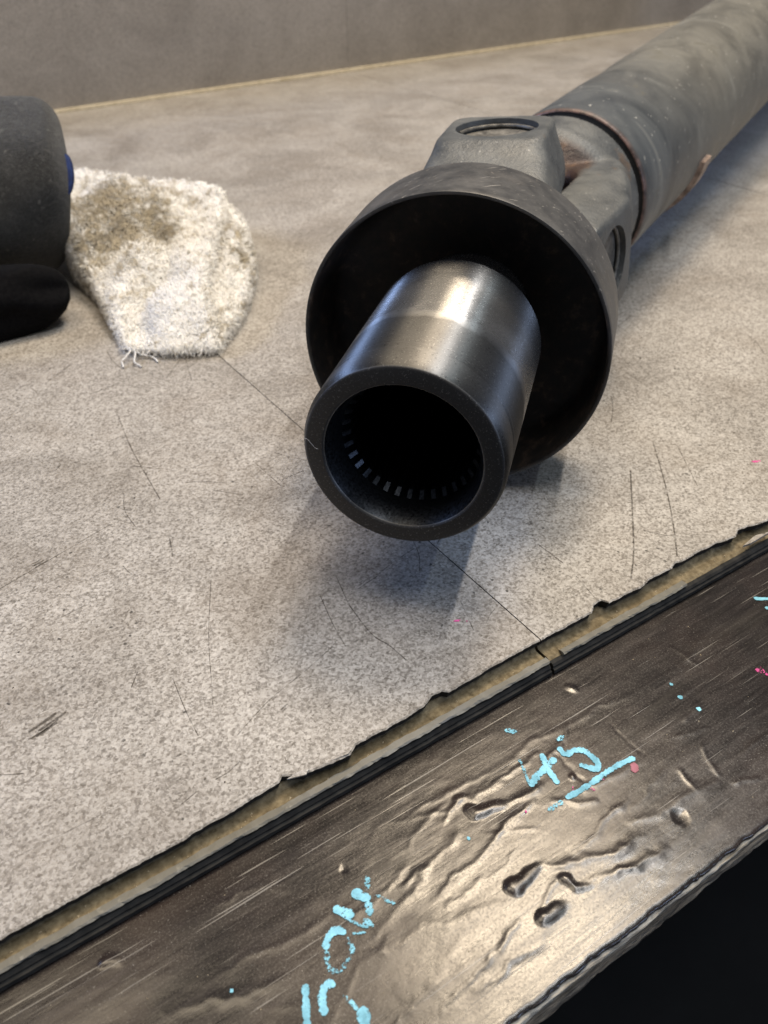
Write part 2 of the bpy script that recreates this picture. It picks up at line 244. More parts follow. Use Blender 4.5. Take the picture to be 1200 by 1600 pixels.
def mat_sleeve():
    t = NT('machined_steel'); ax = t.attr('axial'); th = t.attr('ang')
    cyl = t.n('ShaderNodeCombineXYZ', {0: t.math('MULTIPLY', ax, 1.0), 1: t.math('MULTIPLY', th, .028)}).outputs[0]
    turn = t.noise(1.0, 3, .6, t.mapv((2600, 14, 1), vec=cyl)); fine = t.noise(1700, 3, .75); blot = t.noise(55, 4, .6)
    edgewob = t.math('ADD', ax, t.math('MULTIPLY', t.math('SUBTRACT', t.noise(60, 3, .6), .5), .012))
    pol = t.ramp(t.math('MULTIPLY', edgewob, 10.0), (.30, 0.0), (.36, 1.0))         # polished seal track toward the cup
    face = t.ramp(t.math('MULTIPLY', ax, 100.0), (.025, 1.0), (.06, 0.0))
    c = t.mix(pol, (.20,.198,.195), (.70,.695,.69)); c = t.mix(t.ramp(blot, (.4, 0.0), (.7, .4)), c, (.12,.115,.11))
    c = t.mix(face, c, (.030,.029,.029))
    speck = t.ramp(fine, (.60, 0.0), (.68, 1.0)); c = t.mix(t.math('MULTIPLY', speck, t.math('SUBTRACT', .6, t.math('MULTIPLY', face, .42))), c, (.60,.58,.55))
    dk = t.ramp(t.noise(1700, 2, .6, t.mapv(loc=(4, 4, 4))), (.6, 0.0), (.68, .6)); c = t.mix(dk, c, (.05,.05,.05))
    r = t.mix(pol, (.50,.50,.50), (.27,.27,.27)); r = t.mix(t.math('MULTIPLY', speck, .5), r, (.7,.7,.7)); r = t.mix(face, r, (.5,.5,.5))
    nb = t.bump(fine, .10, .0001)
    met = t.math('SUBTRACT', .95, t.math('MULTIPLY', face, .45))
    t.set(t.b.inputs['Tangent'], t.n('ShaderNodeCombineXYZ', {0: 0.749770, 1: 0.661272, 2: -0.023744}).outputs[0])   # turned on a lathe
    t.set(t.b.inputs['Anisotropic'], t.math('MULTIPLY', t.math('SUBTRACT', 1.0, face), .97))
    return t.fin(c, r, met, nb, .5)
M_SLEEVE = mat_sleeve()
def mat_bore():
    t = NT('shaded_bore_steel'); n = t.noise(1400, 3, .6)
    return t.fin(t.ramp(n, (.3, (.022,.025,.030)), (.7, (.066,.072,.084))), t.ramp(n, (.3, .26), (.7, .42)), .9, t.bump(n, .12, .0003))  # shade inside the bore put into the colour, darker than the sleeve
M_BORE = mat_bore()
def mat_cup():
    t = NT('worn_black_steel'); n = t.noise(90, 5, .65); n2 = t.noise(700, 4, .6); big = t.noise(24, 3, .6); ax = t.attr('axial')
    inn = t.attr('inner')
    c = t.mix(t.ramp(n, (.38, 0.0), (.68, .8)), (.050,.050,.051), (.105,.103,.101))
    c = t.mix(t.ramp(big, (.54, 0.0), (.74, .30)), c, (.13,.105,.085))
    sc = None
    for k, (r0, s0) in enumerate((((0, .5, .6), (30, 700, 700)), ((.7, 0, 1.9), (34, 800, 800)), ((.2, 1.1, .3), (26, 900, 900)))):
        w = t.noise(1.0, 2, .5, t.mapv(s0, r0, (k, 0, 0)), .25); m = t.ramp(w, (.70, 0.0), (.73, 1.0)); sc = m if sc is None else t.math('MAXIMUM', sc, m)
    c = t.mix(t.math('MULTIPLY', sc, .5), c, (.36,.34,.31))
    c = t.mix(t.ramp(n2, (.64, 0.0), (.72, .4)), c, (.30,.27,.23))
    rust = t.ramp(t.noise(160, 5, .7), (.42, (.008,.007,.0065)), (.56, (.018,.013,.010)), (.72, (.075,.05,.036)))
    c = t.mix(inn, c, rust)  # inside of the cup: near-black with some rust brown
    r = t.mix(inn, t.ramp(n, (.3, .36), (.7, .56)), (.62,.62,.62))
    nb = t.bump(n2, .12, .0005); nb = t.bump(sc, .2, .0002, nb)
    return t.fin(c, r, .25, nb, .5)
M_CUP = mat_cup()
def mat_cast(name, dusty=.6):
    t = NT(name); n = t.noise(70, 5, .65); n2 = t.noise(600, 4, .65); big = t.noise(30, 4, .6)
    c = t.mix(t.ramp(n, (.35, 0.0), (.7, .85)), (.055,.060,.064), (.125,.130,.130))
    c = t.mix(t.math('MULTIPLY', t.ramp(big, (.48, 0.0), (.70, 1.0)), dusty), c, (.19,.188,.172))
    c = t.mix(t.ramp(t.noise(380, 3, .6, t.mapv(loc=(5, 0, 2))), (.66, 0.0), (.74, .55)), c, (.36,.355,.34))
    c = t.mix(t.ramp(t.noise(48, 4, .65, t.mapv(loc=(1, 8, 3))), (.62, 0.0), (.72, .6)), c, (.16,.095,.05))
    rust = t.attr('rust'); c = t.mix(rust, c, t.ramp(t.noise(150, 4, .6), (.35, (.022,.013,.010)), (.6, (.045,.024,.018)), (.75, (.10,.055,.03))))
    nb = t.bump(n2, .5, .0008); nb = t.bump(n, .25, .001, nb)
    return t.fin(c, t.ramp(n, (.3, .40), (.7, .6)), .2, nb, .5)
M_CAST = mat_cast("cast_yoke_steel", .38)
def mat_tube():
    t = NT('dusty_grey_tube_paint'); ax = t.attr('axial'); th = t.attr('ang')
    cyl = t.n('ShaderNodeCombineXYZ', {0: ax, 1: t.math('MULTIPLY', th, .0387)}).outputs[0]
    wrap = t.noise(1.0, 4, .6, t.mapv((34, 13, 1), (0, 0, .55), vec=cyl), 1.2); n2 = t.noise(420, 4, .65); n3 = t.noise(38, 4, .6, t.mapv((1, 1, 1), vec=cyl), .8)
    dust = t.math('MULTIPLY', ax, 1.0)
    far = t.ramp(t.math('MULTIPLY', ax, 3.0), (.28, 0.05), (.60, .88))
    c = t.mix(t.ramp(wrap, (.34, 0.0), (.66, 1.0)), (.034,.041,.050), (.100,.109,.115))
    c = t.mix(far, c, t.mix(t.ramp(n3, (.3, 0.0), (.7, 1.0)), (.112,.106,.090), (.190,.181,.155)))
    c = t.mix(t.ramp(wrap, (.60, 0.0), (.70, .5)), c, (.24,.235,.21))
    c = t.mix(t.math('MULTIPLY', t.ramp(n3, (.62, 0.0), (.70, .8)), .8), c, (.10,.095,.075))
    c = t.mix(t.ramp(t.noise(300, 3, .6), (.66, 0.0), (.72, .7)), c, (.42,.41,.38))
    c = t.mix(t.attr('rust'), c, t.ramp(t.noise(260, 4, .6), (.4, (.05,.03,.022)), (.65, (.17,.10,.08))))
    nb = t.bump(n2, .15, .0005); nb = t.bump(wrap, .12, .002, nb)
    return t.fin(c, t.ramp(n3, (.3, .38), (.7, .58)), .15, nb, .5)
M_TUBE = mat_tube()
def mat_simple(name, c0, c1, scale, rough, metal=0.0, bs=.3):
    t = NT(name); n = t.noise(scale, 4, .6)
    return t.fin(t.ramp(n, (.32, c0), (.68, c1)), rough, metal, t.bump(n, bs, .0006), .4)
M_CAP = mat_simple('bearing_cap_steel', (.06,.058,.055), (.22,.21,.19), 260, .5, .3)
M_BLACKGAP = mat_simple('near_black', (.004,.004,.004), (.014,.013,.012), 300, .55)  # near-black for the tube gap and the bore end
M_WEIGHT = mat_simple('bare_weight_steel', (.13,.09,.07), (.42,.32,.26), 220, .5, .3)
def mat_fabric():
    t = NT('charcoal_fleece'); n = t.noise(900, 3, .7); n2 = t.noise(45, 4, .6); n3 = t.noise(2600, 2, .6)
    c = t.ramp(n2, (.35, (.014,.0145,.015)), (.68, (.042,.042,.042))); c = t.mix(t.ramp(t.noise(520, 4, .75), (.50, 0.0), (.66, .6)), c, (.10,.10,.096))
    c = t.mix(t.ramp(t.noise(300, 2, .5), (.68, 0.0), (.73, .5)), c, (.22,.215,.20))
    return t.fin(c, .92, 0, t.bump(t.math('ADD', n, n3), .9, .0012), .12, Sheen_Weight=.25)
M_FAB = mat_fabric()
M_LIN = mat_simple('blue_lining', (.008,.016,.06), (.018,.04,.15), 700, .85)
M_BLKFAB = mat_simple('shaded_black_fabric', (.003,.003,.004), (.007,.007,.008), 600, .95); M_BLKFAB.node_tree.nodes['Principled BSDF'].inputs['Specular IOR Level'].default_value = .08  # black cloth, darkened further to carry the shadow below the roll
def mat_rag(name):
    t = NT(name); n = t.noise(420, 4, .7); st = t.noise(48, 6, .7); at = t.attr('soil')
    base = t.ramp(n, (.3, (.80,.78,.74)), (.6, (.93,.92,.90)))
    k = t.math('ADD', at, t.math('ADD', t.math('MULTIPLY', t.math('SUBTRACT', st, .5), 3.2), t.math('MULTIPLY', t.math('SUBTRACT', t.noise(190, 3, .6), .5), 2.6)))
    dirt = t.ramp(t.noise(190, 4, .7), (.38, (.10,.08,.05)), (.62, (.42,.35,.23)))
    c = t.mix(t.ramp(k, (.25, 0.0), (.90, .85)), base, dirt)
    return t.fin(c, .95, 0, t.bump(n, .5, .001), .1, Sheen_Weight=.3)
M_RAG = mat_rag('terry_cotton')
M_FLOOR = mat_simple('dark_floor', (.004,.004,.004), (.010,.010,.010), 6, .8)
M_CRUMB = mat_simple('crumbs', (.22,.17,.10), (.55,.47,.34), 900, .8)
M_CRUMBD = mat_simple('dark_crumbs', (.015,.013,.011), (.05,.045,.04), 900, .7)
M_PAPER = mat_simple('lint', (.55,.55,.55), (.8,.8,.8), 900, .8)

# ------------------------------------------------------------------ bench: plywood with black film, laminate boards on it, splashback, floor
ZP = -0.009; YF = 0.0492; XS = 0.1325; WY = 0.865; XE = 0.53
v, f = box_mesh(-6, 8, -5, 6, -0.97, -0.95); tag(link_mesh('floor', v, f, M_FLOOR, smooth=False), 'dark floor far below the bench edge', kind='structure')

ply = tag(empty('plywood_panel', (0.1, YF, ZP - 0.0105)), 'black film faced plywood panel forming the bench front edge', kind='structure')
PO = Vector(ply.location)
xs = np.concatenate([np.linspace(-.5, -.07, 30)[:-1], np.arange(-.07, .27, .0005), np.linspace(.27, .9, 40)])
ys = np.concatenate([YF + np.array([0, .0002, .0005, .0009]), np.arange(YF + .0014, .128, .0005), np.array([.14, .2])])
X, Y = np.meshgrid(xs, ys, indexing='ij')
Z = np.zeros_like(X)
wob = lambda x, y: (x + .0022*grid_noise(x, y, 170, 1) + .0011*grid_noise(x, y, 480, 13), y + .0022*grid_noise(x, y, 170, 2) + .0011*grid_noise(x, y, 480, 14))
Xw, Yw = wob(X, Y)
rw = random.Random(17)
for k in range(34):
    x_, y_, a_, L_ = rw.uniform(.0, .17), rw.uniform(.056, .104), rw.choice((.18, .25, .1, .35, -.5)) + rw.uniform(-.12, .12), rw.uniform(.008, .028)
    WRK.append(([(x_ + L_*t*math.cos(a_ + .35*t*rw.uniform(-1, 1)), y_ + L_*t*math.sin(a_)) for t in (0, .35, .7, 1)], rw.uniform(.0006, .0016), rw.uniform(.12, .5)))
for pts, w, h in WRK:
    if w > .0025: h *= .4
    d, p = seg_dist(Xw, Yw, pts); taper = np.clip(np.minimum(p, 1-p)*5, .0, 1)**.7
    Z += .00026*h*taper*(.6+1.1*(grid_noise(X, Y, 130, 15)+.5))*(.8*np.exp(-(np.abs(d)/(w*.6))**1.5) + .14*np.exp(-np.abs(d)/(w*.14)))
for pts, w, h in BLI:
    d, p = seg_dist(Xw, Yw, pts); ww = w*(.95 - .45*p)
    prof = np.clip(1-(d/ww)**2, 0, 1)**.6
    Z += .00046*h*prof*np.clip(1.02-p, 0, 1)**.8
Z += .00006*grid_noise(X*.35, Y, 210, 3) + .00016*grid_noise(X*.5, Y, 75, 4) + .00003*grid_noise(X*.6, Y, 500, 5)
wide = grid_noise(X*.45 + .2*Y, Y, 105, 6); Z += .00012*np.clip(wide, 0, 1)*np.clip((.085-Y)/.03, 0, 1)
jag = .0004*np.clip(grid_noise(X, X*0, 260, 8)*2, -.35, 1) + .0003*grid_noise(X, X*0, 900, 9) + .0022*np.clip(grid_noise(X, X*0, 70, 12)-.22, 0, 1)
fade = np.clip(1-(Y-YF)/.006, 0, 1); Y2 = Y + jag*fade
Z = Z*np.clip((Y-YF)/.0025, .15, 1) - .0004*np.clip(1-(Y-YF)/.0009, 0, 1)**2
Z[(Y > .122)] *= .1; Z = np.minimum(Z, .0016)
nx, ny = X.shape
V = np.stack([X - PO.x, Y2 - PO.y, ZP + Z - PO.z], -1).reshape(-1, 3)
idx = np.arange(nx*ny).reshape(nx, ny)
F = np.stack([idx[:-1,:-1], idx[1:,:-1], idx[1:,1:], idx[:-1,1:]], -1).reshape(-1, 4)
# skirt down to the first veneer
sk = V.reshape(nx, ny, 3)[:, 0, :].copy(); sk[:, 2] -= .0011; base = len(V); V = np.vstack([V, sk])
Fs = [(base+i, base+i+1, idx[i+1, 0], idx[i, 0]) for i in range(nx-1)]
link_mesh('film_face', V, F.tolist() + Fs, M_FILM, ply)
def edge_layer(name, z1, z0, yoff, amp, seed, mat):
    x = np.concatenate([np.linspace(-.5, -.03, 30)[:-1], np.arange(-.03, .24, .0006), np.linspace(.24, .9, 30)])
    vs = []; rows = 6
    for r in range(rows):
        zz = z1 + (z0 - z1)*r/(rows-1); bul = .00035*math.sin(math.pi*r/(rows-1))
        y = YF + yoff - bul + amp*(.8*grid_noise(x, x*0 + zz*300, 110, seed) + .35*grid_noise(x, x*0 + zz*900, 420, seed+1) + .35*grid_noise(x, x*0 + zz*900, 37, seed+3))
        vs.append(np.stack([x - PO.x, y - PO.y, np.full_like(x, zz - PO.z) + .00025*grid_noise(x, x*0, 120, seed+2)], -1))
    n = len(x)
    back0 = vs[0].copy(); back0[:, 1] = .2 - PO.y; back1 = vs[-1].copy(); back1[:, 1] = .2 - PO.y
    allv = np.vstack([back0] + vs + [back1]); R_ = rows + 2
    fs = [(a*n+i, a*n+i+1, (a+1)*n+i+1, (a+1)*n+i) for a in range(R_-1) for i in range(n-1)]
    return link_mesh(name, allv, fs, mat, ply)
zt = ZP - .0014
for k, (th, yo, am, m) in enumerate(((.0008, -.0003, .0008, M_PLYL), (.0010, .0020, .0009, M_PLYB), (.0013, -.0001, .0009, M_PLYA), (.0010, .0022, .0010, M_PLYB), (.0013, .0000, .0010, M_PLYA), (.0010, .0022, .0010, M_PLYB), (.0013, .0002, .0011, M_PLYA), (.0010, .0024, .0011, M_PLYB), (.0012, .0003, .0012, M_PLYA))):
    edge_layer('veneer_ply', zt, zt - th + .0001, yo, am, 20 + 4*k, m); zt -= th

bench = tag(empty('bench_top', (XS, .12, ZP)), 'stone look laminate boards covering the bench under the shaft', kind='structure')
BO = Vector(bench.location)
def board(x0, x1, front, seed):
    """top sheet: laminate skin with a chipped front edge, core slab and the milled tongue strip below it"""
    fx = []
    for i in range(len(front)-1):
        (xa, ya), (xb, yb) = front[i], front[i+1]; n = max(1, int(abs(xb-xa)/.0007))
        for k in range(n): t = k/n; fx.append((xa+(xb-xa)*t, ya+(yb-ya)*t))
    fx.append(front[-1]); fx = np.array(fx)
    fx[1:-1, 1] += .00030*(grid_noise(fx[1:-1, 0], fx[1:-1, 0]*0, 500, seed)) + .00022*grid_noise(fx[1:-1, 0], fx[1:-1, 0]*0, 1500, seed+1)
    n = len(fx); g = .00018
    fx[0, 0] = x0 + g; fx[-1, 0] = x1 - g
    fx[:, 0] = np.clip(fx[:, 0], x0+g, x1-g)
    b = .00035
    loops = [np.column_stack([fx, np.zeros(n)]) + (0, b*1.2, 0), np.column_stack([fx, np.full(n, -b)]), np.column_stack([fx[:, 0], fx[:, 1]+.0006, np.full(n, -.0012)]), np.column_stack([fx[:, 0], fx[:, 1]+.0010, np.full(n, -.0032)])]
    back = np.column_stack([fx[:, 0], np.full(n, WY), np.zeros(n)])
    back2 = back.copy(); back2[:, 2] = -.0032
    vs = np.vstack([back] + loops + [back2]) - np.array(BO); R_ = 6
    fs = [(a*n+i, (a+1)*n+i, (a+1)*n+i+1, a*n+i+1) for a in range(R_-1) for i in range(n-1)]
    fs += [tuple(a*n for a in range(R_))[::-1], tuple(a*n+n-1 for a in range(R_))]
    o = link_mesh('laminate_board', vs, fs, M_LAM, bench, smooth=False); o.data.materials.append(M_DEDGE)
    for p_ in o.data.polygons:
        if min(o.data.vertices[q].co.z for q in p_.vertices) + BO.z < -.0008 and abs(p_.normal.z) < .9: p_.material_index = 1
    return o
E1 = [(-.30, .1200)] + EDG1; E2 = EDG2 + [(.40, .1195), (XE, .1195)]
b1 = board(-.2675, XS, E1, 40); b2 = board(XS, XE, E2, 50)
b3 = board(XE, .9275, [(XE, .1195), (.9275, .1195)], 60); b4 = board(.9275, 1.325, [(.9275, .1195), (1.325, .1195)], 70)
b0 = board(-.665, -.2675, [(-.665, .1195), (-.2675, .1195)], 80)
def strip(name, parent, x0, x1, prof, mat, amps, seed, step=.0008):
    """long strip along the bench edge: prof = closed list of (y, z); amps = wear per profile point"""
    x = np.arange(x0, x1 + step*.5, step); n = len(x); rows = []
    for k, (y, z) in enumerate(prof):
        a = amps[k]
        rows.append(np.stack([x, y + a*(grid_noise(x, x*0, 330, seed+k) + .7*grid_noise(x, x*0, 1100, seed+k+9)), z + .5*a*grid_noise(x, x*0, 600, seed+k+5)], -1) - np.array(BO))
    m = len(prof); V_ = np.vstack(rows)
    fs = [(k*n+i, k*n+i+1, ((k+1) % m)*n+i+1, ((k+1) % m)*n+i) for k in range(m) for i in range(n-1)]
    fs += [tuple(k*n for k in range(m)), tuple(k*n+n-1 for k in range(m))[::-1]]
    return link_mesh(name, V_, fs, mat, parent, smooth=False)
for (bd, x0, x1, s) in ((b1, -.2673, XS-.0003, 100), (b2, XS+.0003, XE-.0003, 200)):
    strip('fibreboard_core', bd, x0, x1, [(.1255, -.0034), (.1226, -.0036), (.1214, -.0048), (.1174, -.0049), (.1165, -.0054), (.1165, -.0088), (.1255, -.0088)], M_HDF, [0, .0002, .0003, .0004, .0003, .0002, 0], s)
    xt1 = x1 if bd is b1 else .1900
    xt0 = x0 if bd is b1 else x0 + .0045
    strip('tongue_lip', bd, xt0, xt1, [(.1178, -.0047), (.1174, -.0040), (.1156, -.0039), (.1152, -.0043), (.1160, -.0056), (.1182, -.0056)], M_TONGUE, [.0002, .0004, .0005, .0004, .0002, 0], s+30)
    strip('dark_lower_lip', bd, x0, x1, [(.1164, -.0052), (.1153, -.0055), (.1147, -.0062), (.1150, -.0068), (.1141, -.0072), (.1140, -.0084), (.1163, -.0087)], M_DEDGE, [.0001, .0001, .0001, .0001, .00015, .00015, 0], s+60)  # lower lip; its black stands in for the shadow under the tongue
# chips lifted from the laminate edge
def chip(parent, pts, z0, lift, th=.0004):
    c = np.mean(pts, 0); vs = []; n = len(pts)
    for k, (x, y) in enumerate(pts): vs.append((x-BO.x, y-BO.y, z0 + lift*(k % 3)/2 - BO.z))
    for k, (x, y) in enumerate(pts): vs.append((x-BO.x, y-BO.y, z0 + lift*(k % 3)/2 - th - BO.z))
    fs = [tuple(range(n)), tuple(range(n, 2*n))[::-1]] + [(k, k+n, (k+1) % n+n, (k+1) % n) for k in range(n)]
    return link_mesh('edge_chip', vs, fs, M_LAM, parent, smooth=False)
chip(b1, [(.0490, .1205), (.0535, .1188), (.0548, .1196), (.0520, .1208)], .0002, .0006)
chip(b1, [(.0600, .1192), (.0655, .1183), (.0665, .1188), (.0640, .1196)], .0001, .0004)
chip(b2, [(.2190, .1170), (.2215, .1160), (.2300, .1158), (.2330, .1166), (.2260, .1178)], -.0028, .0012, .0008)
# marks on boards
def ribbon_data(pts, w, z, wear, seed, step=.0004):
    P = [Vector((*p, 0)) for p in pts]; out = []
    dense = []
    for i in range(len(P)-1):
        p0 = P[max(i-1, 0)]; p1 = P[i]; p2 = P[i+1]; p3 = P[min(i+2, len(P)-1)]; n = max(2, int((p2-p1).length/step))
        for k in range(n):
            t = k/n; dense.append(.5*((2*p1)+(p2-p0)*t+(2*p0-5*p1+4*p2-p3)*t*t+(3*p1-p0-3*p2+p3)*t**3))
    dense.append(P[-1]); n = len(dense); vs = []; ed = []
    r = random.Random(seed)
    ph = r.random()*9
    for i, p in enumerate(dense):
        d = (dense[min(i+1, n-1)] - dense[max(i-1, 0)]); d = d.normalized() if d.length > 0 else Vector((1, 0, 0)); nrm = Vector((-d.y, d.x, 0))
        ends = min(i, n-1-i)*step; cap = min(1, math.sqrt(max(.05, ends/(w*.45))))
        ww = w*.5*cap*(1+.12*math.sin(i*.7+ph)+.08*math.sin(i*1.9+ph*2))
        for s in (-1, -.5, 0, .5, 1): q = p + nrm*ww*s; vs.append((q.x, q.y, z)); ed.append(abs(s))
    fs = [(5*i+k, 5*i+k+1, 5*i+k+6, 5*i+k+5) for i in range(n-1) for k in range(4)]
    return vs, fs, ed, [wear]*len(vs)
def height_at_film(x, y):
    i = np.clip(np.searchsorted(xs, x), 0, nx-1); j = np.clip(np.searchsorted(ys, y), 0, ny-1); return ZP + Z[i, j]
def marks(name, parent, org, items, mat, z, follow=False):
    av, af, ae, aw = [], [], [], []
    for k, (pts, w, wear) in enumerate(items):
        w = w*1.30 if follow else w
        vs, fs, ed, wr = ribbon_data(pts, w, z, wear, k + len(name)); b = len(av)
        if follow: vs = [(x, y, float(height_at_film(x, y)) + .00018 + .00002*(k % 3)) for x, y, _ in vs]
        av += [(x-org.x, y-org.y, zz-org.z) for x, y, zz in vs]; af += [tuple(q+b for q in f_) for f_ in fs]; ae += ed; aw += wr
    return link_mesh(name, av, af, mat, parent, attrs={'edge': ae, 'wear': aw})
for tagname, nm in (('504', 'painted_characters'), ('45', 'painted_number'), ('underline', 'painted_underline')):
    o = marks(nm, ply, PO, [(p, w, k*1.0) for p, w, k, t_ in BLUE if t_ == tagname], M_BLUE, ZP, True)
for p, w, k, t_ in BLUE:
    if t_ in ('dots', 'smear'): marks('paint_spot', ply, PO, [(p, w, k*1.0)], M_BLUE, ZP, True)
for i, (p, w, k, t_) in enumerate(PINK): marks('paint_spot', ply, PO, [(p, w, k*.8)], M_PINKD if i == 6 else M_PINK, ZP, True)
for p, w, k, t_ in PINKB: marks('paint_spot', b1 if p[0][0] < XS else b2, BO, [(p, w, k*1.0)], M_PINK, .00012)
rs_ = random.Random(5)
for k in range(46):
    x_, y_ = rs_.uniform(-.01, .34), rs_.uniform(.13, .36); a_ = rs_.choice((.3, 1.9, 2.6, .9)) + rs_.uniform(-.4, .4); L_ = rs_.uniform(.004, .022)
    bend = rs_.uniform(-.15, .15)
    SCR.append(([(x_, y_), (x_ + .5*L_*math.cos(a_), y_ + .5*L_*math.sin(a_)), (x_ + L_*math.cos(a_+bend), y_ + L_*math.sin(a_+bend))], rs_.uniform(.00018, .0005)))
SCR[:] = [(p, w) for p, w in SCR if not any(min(q[0] for q in p) < XS < max(q[0] for q in p) for _ in (0,))]
for bd, lo, hi in ((b1, -1, XS), (b2, XS, 1)):
    s_ = marks('scratches', bd, BO, [(p, w, 0) for p, w in SCR if lo < p[0][0] < hi], M_SCR, .00006); s_['kind'] = 'stuff'
rn = random.Random(3)
for x, y, w in NICK:
    it = []
    for k in range(4):
        ox, oy, l_ = rn.uniform(-.15, .15)*w, (k-1.5)*.11*w + rn.uniform(-.05, .05)*w, w*rn.uniform(.25, .5)
        it.append(([(x+ox-l_, y+oy-l_*.25), (x+ox, y+oy+rn.uniform(-.05, .05)*w), (x+ox+l_, y+oy+l_*.3)], w*rn.uniform(.06, .16), .2))
    marks('dark_nick', b1 if x < XS else b2, BO, it, M_SCR, .00010)

# splashback wall: laminate panels
wall = tag(empty('back_wall', (XE, WY, 0)), 'grey stone look laminate splashback behind the bench', kind='structure')
for k, (x0, x1) in enumerate(((-.70, XE), (XE, 1.76), (1.76, 2.9))):
    v, f = box_mesh(x0-XE+.00015, x1-XE-.00015, 0.0006, .012, .0008, .125)
    link_mesh('wall_panel', v, f, M_WALL, wall, smooth=False)
v, f = box_mesh(-.70-XE, 2.9-XE, -.0035, .0004, .0003, .0030); tagd = link_mesh('sealant_bead', v, f, mat_simple('cream_sealant', (.42,.36,.25), (.62,.55,.42), 200, .6), wall, smooth=False)
v, f = box_mesh(-.9-XE, 2.9-XE, .0130, .030, -.95, .125); link_mesh('wall_backing', v, f, M_WALL, wall, smooth=False)

# ------------------------------------------------------------------ drive shaft
FC = Vector((0.10708245, 0.15454831, 0.05369126)); D1 = Vector((0.749770, 0.661272, -0.023744)).normalized()
SJ = .1635; J = FC + D1*SJ; PHI = math.radians(4)
shaft = tag(empty('drive_shaft', (0.158 + .02, 0.20 + .02, 0)), 'grey steel drive shaft with universal joint, black dust cup and bright splined sleeve', 'drive shaft')
SO = Vector(shaft.location)
def frame(d, roll):
    u = Vector((0, 0, 1)).cross(d).normalized(); w = d.cross(u)
    return u*math.cos(roll) - w*math.sin(roll), w*math.cos(roll) + u*math.sin(roll)
U1, V1 = frame(D1, PHI)                    # U left, V up
D2 = Vector((math.cos(.0475)*math.cos(.4297), math.cos(.0475)*math.sin(.4297), math.sin(.0475)))
U2, V2 = frame(D2, PHI)
def lathe(name, O, A_, U_, V_, prof, mat, parent, seg=160, closed=False, extra=None, radf=None, a0=0.0):
    """prof: list of (axial, radius); extra: dict attr -> list per profile point"""
    n = len(prof); vs = []; ax = []; an = []; ex = {k: [] for k in (extra or {})}
    for k, (a, r) in enumerate(prof):
        for s in range(seg):
            th = 2*math.pi*s/seg; rr = r if radf is None else radf(k, a, r, th)
            p = O + A_*a + (U_*math.cos(th) + V_*math.sin(th))*rr - SO
            vs.append(p); ax.append(a + a0); an.append(th)
            for q in ex: ex[q].append(extra[q][k])
    m = n if closed else n-1
    fs = [(k*seg+s, k*seg+(s+1) % seg, ((k+1) % n)*seg+(s+1) % seg, ((k+1) % n)*seg+s) for k in range(m) for s in range(seg)]
    at = {'axial': ax, 'ang': an}; at.update(ex)
    o = link_mesh(name, vs, fs, mat, parent, attrs=at)
    return o
def fix_normals(o):
    bm = bmesh.new(); bm.from_mesh(o.data); bmesh.ops.recalc_face_normals(bm, faces=bm.faces); bm.to_mesh(o.data); bm.free()
def sharp(o, ang=35):
    me = o.data; bm = bmesh.new(); bm.from_mesh(me)
    for e in bm.edges:
        if len(e.link_faces) == 2 and e.calc_face_angle(0) > math.radians(ang): e.smooth = False
    bm.to_mesh(me); bm.free()
# splined sleeve (axial 0 = open front face)
RS = .0281
prof = [(.0006, .0217), (.0, .0223), (.0, .0264), (.0003, .0270), (.0018, .0279), (.0030, RS), (.0098, RS), (.0102, RS-.00030), (.0112, RS-.00030), (.0117, RS-.00005), (.0128, RS-.00005), (.0131, RS-.0002), (.0137, RS),
        (.03, RS), (.05, RS), (.0745, RS), (.0762, RS-.0010), (.0772, RS-.0030), (.0774, .0215), (.0990, .0215), (.1035, .0240)]
sl = lathe('sleeve', FC, D1, U1, V1, prof, M_SLEEVE, shaft, 192); fix_normals(sl); sharp(sl, 40)
NT_ = 34
def tooth(k, a, r, th):
    if k < 6: return r
    ph = (th*NT_/(2*math.pi)) % 1.0; w = abs(ph-.5)*2
    return r - .0019*min(1, max(0, (w-.22)/.40))
bp = [(.0006, .0217), (.0022, .0210), (.0050, .0201), (.0070, .0199), (.0100, .0199), (.0108, .0199), (.0129, .0199), (.03, .0199), (.09, .0199)]
bo = lathe('spline_bore', FC, D1, U1, V1, bp, M_BORE, sl, NT_*16, radf=tooth); sharp(bo, 40)
plug = lathe('bore_plug', FC, D1, U1, V1, [(.09, .0199), (.09, .0001)], M_BLACKGAP, sl, 64)
# dust cup
prof = [(.0990, .0220), (.0975, .0300), (.0965, .0430), (.0950, .0465), (.0920, .0484), (.0700, .0492), (.0690, .0494), (.0685, .0499), (.0685, .0505), (.0690, .0507), (.0720, .0508), (.0850, .0510), (.0965, .0512), (.1000, .0511), (.1022, .0503), (.1036, .0488), (.1042, .0465), (.1042, .0240)]
inn = [1, 1, 1, 1, 1, 1, 1, .6, .0, 0, 0, 0, 0, 0, 0, 0, 0, 0]
cp = lathe('dust_cup', FC, D1, U1, V1, prof, M_CUP, shaft, 192, extra={'inner': inn}); fix_normals(cp); sharp(cp, 50)

